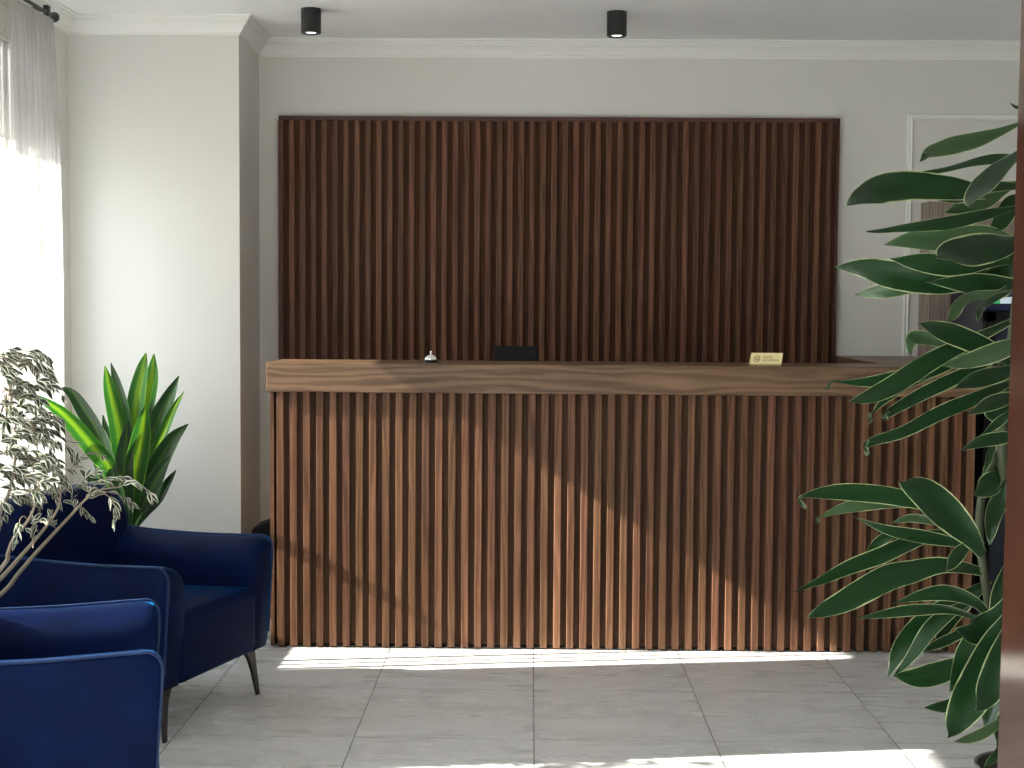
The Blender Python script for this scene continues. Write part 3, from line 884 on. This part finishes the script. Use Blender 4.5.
# --- lime-striped plant behind the armchair
LY = 6.02
lb = at(128, 545, Y=LY)
lp = empty('potted_cordyline', (lb.x, LY, 0)); lp0 = Vector(lp.location)
tag(lp, 'upright plant with bright green striped leaves, standing behind the blue armchair', 'plant')
pot(lp, .13, .32, M_POTW, .29)
bm = bmesh.new(); tube(bm, [Vector((lb.x, LY, .28)), at(131, 560, Y=LY), at(129, 520, Y=LY), at(128, 490, Y=LY)], .016, .012, n=10); link_mesh('cane', rel(bm, lp0), M_STEM, lp, 60)
LL = [
 ([(126,530),(112,475),(92,447),(62,413),(28,392)], 17, -.0, -.45, .3),
 ([(129,535),(117,490),(100,440),(82,408),(70,392),(57,387)], 14, -.08, -.25, .6),
 ([(128,530),(124,480),(119,430),(110,390),(105,366)], 17, -.02, -.1, .1),
 ([(130,525),(128,470),(124,420),(117,385),(111,363)], 13, .03, .05, .2),
 ([(129,520),(131,450),(136,400),(142,370),(146,353)], 16, .04, .05, .3),
 ([(130,520),(137,450),(146,400),(152,375),(154,354)], 17, .06, .1, .2),
 ([(132,520),(140,470),(153,430),(168,398),(179,376)], 18, .02, .0, .2),
 ([(132,525),(146,480),(158,445),(172,412),(184,391)], 10, .0, -.05, .4),
 ([(128,530),(138,505),(155,470),(172,440),(188,424)], 19, -.03, -.08, .1),
 ([(127,532),(131,495),(138,455),(143,425),(146,405)], 20, -.06, -.15, .0),
 ([(127,530),(124,490),(120,455),(117,425),(119,400)], 16, -.02, .02, .5),
 ([(129,530),(134,490),(133,440),(134,410),(131,388)], 11, .03, .1, .4),
 ([(126,530),(118,500),(108,470),(104,440),(100,425)], 14, .04, .1, .3),
 ([(127,530),(119,505),(106,480),(97,462),(94,445)], 10, .02, .05, .5),
 ([(130,530),(140,500),(150,470),(157,450),(160,430)], 16, .05, .1, .3),
 ([(128,535),(122,515),(112,500),(100,480),(95,470)], 9, .06, .12, .3),
 ([(125,532),(116,508),(102,490),(90,478),(80,470)], 11, -.05, -.2, .4),
 ([(127,530),(125,500),(124,465),(126,440),(128,420)], 17, -.1, -.12, .1),
 ([(129,532),(141,508),(152,486),(162,468),(172,455)], 15, -.05, -.1, .2),
 ([(126,531),(120,495),(112,462),(108,440),(103,415)], 15, .06, .12, .2),
 ([(129,530),(139,485),(146,450),(150,425),(153,398)], 14, .02, .06, .4),
 ([(130,533),(145,512),(158,498),(168,482),(176,470)], 10, .06, .1, .5),
 ([(129,533),(136,515),(147,490),(157,465),(165,455)], 16, .02, .0, .3),
]
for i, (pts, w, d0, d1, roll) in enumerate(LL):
    px_leaf(lp, M_LEAF_L if i in (0, 2, 4, 7, 9, 5) else M_LEAF_SHADE, pts, w * 1.12, LY + d0, LY + d1, roll, origin=lp0, seedv=100 + i, wave=.03, seg=18, basew=.55, fold=.3, peak=.42, tipw=.06)

# --- weeping variegated fig between the armchairs
FY = 4.2
fg = empty('potted_weeping_fig', (-1.9, 4.13, 0)); fg0 = Vector(fg.location)
tag(fg, 'airy potted tree with small white-edged leaves, in front of the sheer curtain', 'plant')
pot(fg, .12, .3, M_POTW, .27)
rb = random.Random(21)
root = Vector((-1.9, 4.13, .27))
BR = [[(0,595),(18,574),(35,554),(57,530),(72,514),(86,499),(100,490),(120,487)],
      [(0,579),(21,556),(35,540),(47,525),(58,508),(60,490),(52,470)],
      [(0,570),(8,553),(14,538),(29,519),(36,500),(40,470),(34,430)],
      [(-6,540),(0,514),(8,495),(14,470),(16,430),(10,390),(6,360)],
      [(-20,560),(-14,500),(-8,450),(2,410),(14,380),(28,362)]]
BPTS = []
for k, b in enumerate(BR):
    Yb = FY + (.06, .02, -.02, .08, .0)[k]
    P = [root + Vector((.01 * k, 0, 0)), root + Vector((.1, .01, .12))] + [at(x, y, Y=Yb) for x, y in b]
    BPTS += spline(P, 44)[8:]
    bm = bmesh.new(); tube(bm, P, .0085, .0022, n=8, seg=44); link_mesh('branch', rel(bm, fg0), M_BARK, fg, 60)
# twigs (photo pixels) with drooping leaves along them
TW = []
def tw(*p): TW.append(p)
tw((0,350),(18,349),(34,356),(50,366)); tw((0,358),(14,360),(30,366),(40,372)); tw((0,372),(16,378),(28,384),(36,390))
tw((2,385),(14,392),(28,388),(44,386)); tw((0,405),(10,402),(22,398),(34,396)); tw((8,400),(14,412),(20,428),(18,446))
tw((10,396),(28,406),(46,412),(60,422)); tw((14,430),(26,424),(42,420),(58,424),(72,434)); tw((20,440),(34,436),(48,438),(60,446))
tw((4,450),(16,446),(30,448),(42,456)); tw((16,470),(28,462),(38,462),(50,470)); tw((36,480),(46,470),(56,466),(70,470),(80,466))
tw((56,440),(66,446),(74,456),(78,468)); tw((52,470),(60,474),(66,484),(60,492)); tw((70,470),(80,458),(92,452),(104,456)); tw((0,480),(10,470),(20,468))
tw((14,470),(26,478),(36,486),(40,500)); tw((30,500),(40,492),(52,490),(58,502)); tw((86,499),(94,486),(108,478),(124,478),(140,486),(152,494))
tw((86,499),(96,494),(110,492),(126,498),(134,506)); tw((80,505),(86,512),(92,520)); tw((76,508),(72,500),(78,494)); tw((100,490),(112,500),(116,510),(112,524))
tw((57,530),(52,522),(50,514)); tw((47,525),(40,520),(36,524),(34,530)); tw((20,519),(18,532),(15,540)); tw((33,548),(32,530),(34,520))
tw((0,430),(10,438),(18,452),(14,462)); tw((34,430),(44,444),(52,452),(54,464)); tw((0,500),(6,508),(2,520)); tw((6,420),(16,418),(30,410))
tw((90,494),(84,480),(92,474),(104,470)); tw((120,487),(132,482),(146,490),(154,500)); tw((60,490),(72,488),(84,484),(98,482)); tw((24,452),(38,470),(46,482),(54,486))
tw((0,395),(8,410),(4,430),(8,446)); tw((0,364),(8,368),(20,372)); tw((40,430),(52,430),(66,440),(84,444))
def in_crown(x, y):
    return x < 62 and 345 + .35 * x < y < 512
for k in range(64):
    x = rb.uniform(-14, 44); y = rb.uniform(350, 500)
    if not in_crown(x, y): continue
    L = rb.uniform(16, 34); dr = rb.uniform(-.25, .45)
    TW.append(((x, y), (x + L * .35, y - 3 + L * .2 * dr), (x + L * .7, y - 1 + L * .6 * dr), (x + L, y + 4 + L * dr)))
bmT = bmesh.new(); bmL = bmesh.new()
for k, t_ in enumerate(TW):
    Yb = FY + rb.uniform(-.12, .12)
    P = [at(x, y, Y=Yb + .02 * i) for i, (x, y) in enumerate(t_)]
    near = min(BPTS, key=lambda q: (q - P[0]).length)
    if (near - P[0]).length > .012:
        mid = (near + P[0]) / 2 + Vector((0, 0, .012))
        tube(bmT, [near, mid, P[0]], .0018, .0014, n=5, seg=6)
    tube(bmT, P, .0014, .0007, n=5, seg=10)
    Q = spline(P, 24)
    nl = 5 + len(t_) * 2
    for q in range(nl):
        f = rb.uniform(.05, 1); i = min(23, int(f * 24)); p = Q[i]
        tg = (Q[i + 1] - Q[i]).normalized()
        ang = rb.uniform(0, 6.28)
        d = (tg * .9 + Vector((math.cos(ang) * .55, math.sin(ang) * .55, -.22 + rb.uniform(-.3, .3)))).normalized()
        L = rb.uniform(.022, .042)
        P2 = [p, p + d * L * .5 + Vector((0, 0, .001)), p + d * L + Vector((0, 0, -.004))]
        nv = Vector((rb.uniform(-1, 1), rb.uniform(-1.2, .4), rb.uniform(.0, 1))).normalized()
        leaf_bm(bmL, P2, L * rb.uniform(.36, .48), rb.uniform(-.6, .6), seg=6, fold=.25, up=nv, basew=.12, tipw=.0, peak=.42)
link_mesh('twigs', rel(bmT, fg0), M_BARK, fg, 60)
o = link_mesh('foliage', rel(bmL, fg0), M_LEAF_F, fg); o['kind'] = 'stuff'

# ------------------------------------------------------------------ right background: ash cabinet and drinks fridge
cb = empty('tall_cabinet', (2.2, 6.98, 0)); cb0 = Vector(cb.location)
tag(cb, 'tall grey-brown wood grain cabinet against the back wall, behind the drooping plant', 'cabinet')
bm = bmesh.new(); box(bm, 1.93, 2.46, 6.92, 7.066, 0, 1.955, .002, 1); link_mesh('body', rel(bm, cb0), M_ASH, cb)
for x0, x1 in ((1.933, 2.164), (2.176, 2.457)):
    bm = bmesh.new(); box(bm, x0, x1, 6.902, 6.92, .06, 1.95, .002, 1); d = link_mesh('door', rel(bm, cb0), M_ASH, cb)
    hx = x1 - .03 if x0 < 2 else x0 + .015
    bm = bmesh.new(); box(bm, hx, hx + .012, 6.885, 6.902, .95, 1.35, .002, 1); link_mesh('handle', rel(bm, cb0), M_CHROME, d)
fr = empty('drinks_fridge', (2.33, 6.5, 0)); fr0 = Vector(fr.location)
tag(fr, 'dark drinks fridge with green and white header strip, half hidden by the plant', 'fridge')
M_NAVY = simple('navy_fridge_body', (.012, .016, .035), .35)
FX0, FX1, FYF = 2.03, 2.62, 6.33
bm = bmesh.new(); box(bm, FX0, FX1, FYF + .04, 6.87, .03, 1.66, .006, 2)
for qx in (FX0 + .04, FX1 - .08):
    box(bm, qx, qx + .04, FYF + .08, FYF + .12, 0, .03)
    box(bm, qx, qx + .04, 6.78, 6.82, 0, .03)
link_mesh('body', rel(bm, fr0), M_NAVY, fr)
bm = bmesh.new(); box(bm, FX0, FX1, FYF, FYF + .04, 1.43, 1.655, .003, 1)
hd = link_mesh('header', rel(bm, fr0), simple('header_blue', (.008, .014, .06), .3), fr)
zt, zb = at(1000, 297, Y=FYF).z, at(1000, 303.5, Y=FYF).z
xg0, xg1 = at(992, 300, Y=FYF).x, at(1000, 300, Y=FYF).x
def emis(name, c, s):
    m = NT(name); b = m.bsdf(Base_Color=tuple(c) + (1,), Roughness=.3)
    b.inputs['Emission Color'].default_value = tuple(c) + (1,); b.inputs['Emission Strength'].default_value = s
    return m.m
bm = bmesh.new(); box(bm, xg0 - .02, xg1, FYF - .002, FYF, zb, zt); o = link_mesh('strip', rel(bm, fr0), emis('green_strip', (.02, .4, .12), .35), hd); o['label'] = 'green part of the lit strip'
bm = bmesh.new(); box(bm, xg1, FX1 - .03, FYF - .002, FYF, zb, zt); o = link_mesh('strip', rel(bm, fr0), emis('white_strip', (.5, .6, .66), .35), hd); o['label'] = 'white part of the lit strip'
bm = bmesh.new()
for a_ in ((FX0, FX0 + .045, .12, 1.425), (FX1 - .045, FX1, .12, 1.425), (FX0, FX1, .12, .17), (FX0, FX1, 1.38, 1.425)): box(bm, a_[0], a_[1], FYF, FYF + .038, a_[2], a_[3], .002, 1)
dr = link_mesh('door', rel(bm, fr0), M_BLACKPL, fr)
bm = bmesh.new(); box(bm, FX0 + .04, FX1 - .04, FYF + .012, FYF + .02, .165, 1.385); link_mesh('pane', rel(bm, fr0), simple('fridge_glass', (.02, .028, .05), .08, 0, .6), dr)
bm = bmesh.new(); box(bm, FX0 + .05, FX0 + .065, FYF - .02, FYF, .75, 1.15, .003, 1); link_mesh('handle', rel(bm, fr0), M_CHROME, dr)

# ------------------------------------------------------------------ light
w = bpy.data.worlds.new('daylight'); S.world = w; w.use_nodes = True
nt = w.node_tree; nt.nodes.clear()
out = nt.nodes.new('ShaderNodeOutputWorld'); bg = nt.nodes.new('ShaderNodeBackground')
tc = nt.nodes.new('ShaderNodeTexCoord'); sx = nt.nodes.new('ShaderNodeSeparateXYZ'); rm = nt.nodes.new('ShaderNodeValToRGB')
nt.links.new(tc.outputs['Generated'], sx.inputs[0]); nt.links.new(sx.outputs[2], rm.inputs[0])
mr = nt.nodes.new('ShaderNodeMapRange'); mr.inputs[1].default_value = -1; mr.inputs[2].default_value = 1
nt.links.new(sx.outputs[2], mr.inputs[0]); nt.links.new(mr.outputs[0], rm.inputs[0])
e = rm.color_ramp.elements
e[0].position = .3; e[0].color = (.62, .6, .56, 1)
e[1].position = .49; e[1].color = (.62, .62, .6, 1)
x = e.new(.53); x.color = (1, 1, 1, 1)
x = e.new(.9); x.color = (.62, .8, 1, 1)
nt.links.new(rm.outputs[0], bg.inputs[0]); bg.inputs[1].default_value = 6.6
nt.links.new(bg.outputs[0], out.inputs[0])

sd_ = bpy.data.lights.new('sun', 'SUN'); sd_.energy = 38; sd_.angle = R(.53); sd_.color = (1, .95, .86)
sun = bpy.data.objects.new('sun', sd_); COL.objects.link(sun)
sun.rotation_euler = Vector((1, .14, -.606)).to_track_quat('-Z', 'Y').to_euler()
sun.location = (-6, 4, 5)
def portal(name, loc, sx_, sy_, direction):
    d = bpy.data.lights.new(name, 'AREA'); d.shape = 'RECTANGLE'; d.size = sx_; d.size_y = sy_; d.cycles.is_portal = True
    o = bpy.data.objects.new(name, d); COL.objects.link(o); o.location = loc
    o.rotation_euler = Vector(direction).to_track_quat('-Z', 'Z').to_euler()
for (a, b, s, h) in WIN: portal('daylight_portal', (XL - WT - .01, (a + b) / 2, (s + h) / 2), b - a, h - s, (1, 0, 0))

S.view_settings.view_transform = 'Standard'
S.view_settings.look = 'None'
S.view_settings.gamma = 1
S.view_settings.use_curve_mapping = False
S.view_settings.exposure = 0.55
S.cycles.max_bounces = 10
S.cycles.diffuse_bounces = 6
S.cycles.transparent_max_bounces = 12
S.cycles.caustics_reflective = False
S.cycles.caustics_refractive = False
S.cycles.sample_clamp_indirect = 8
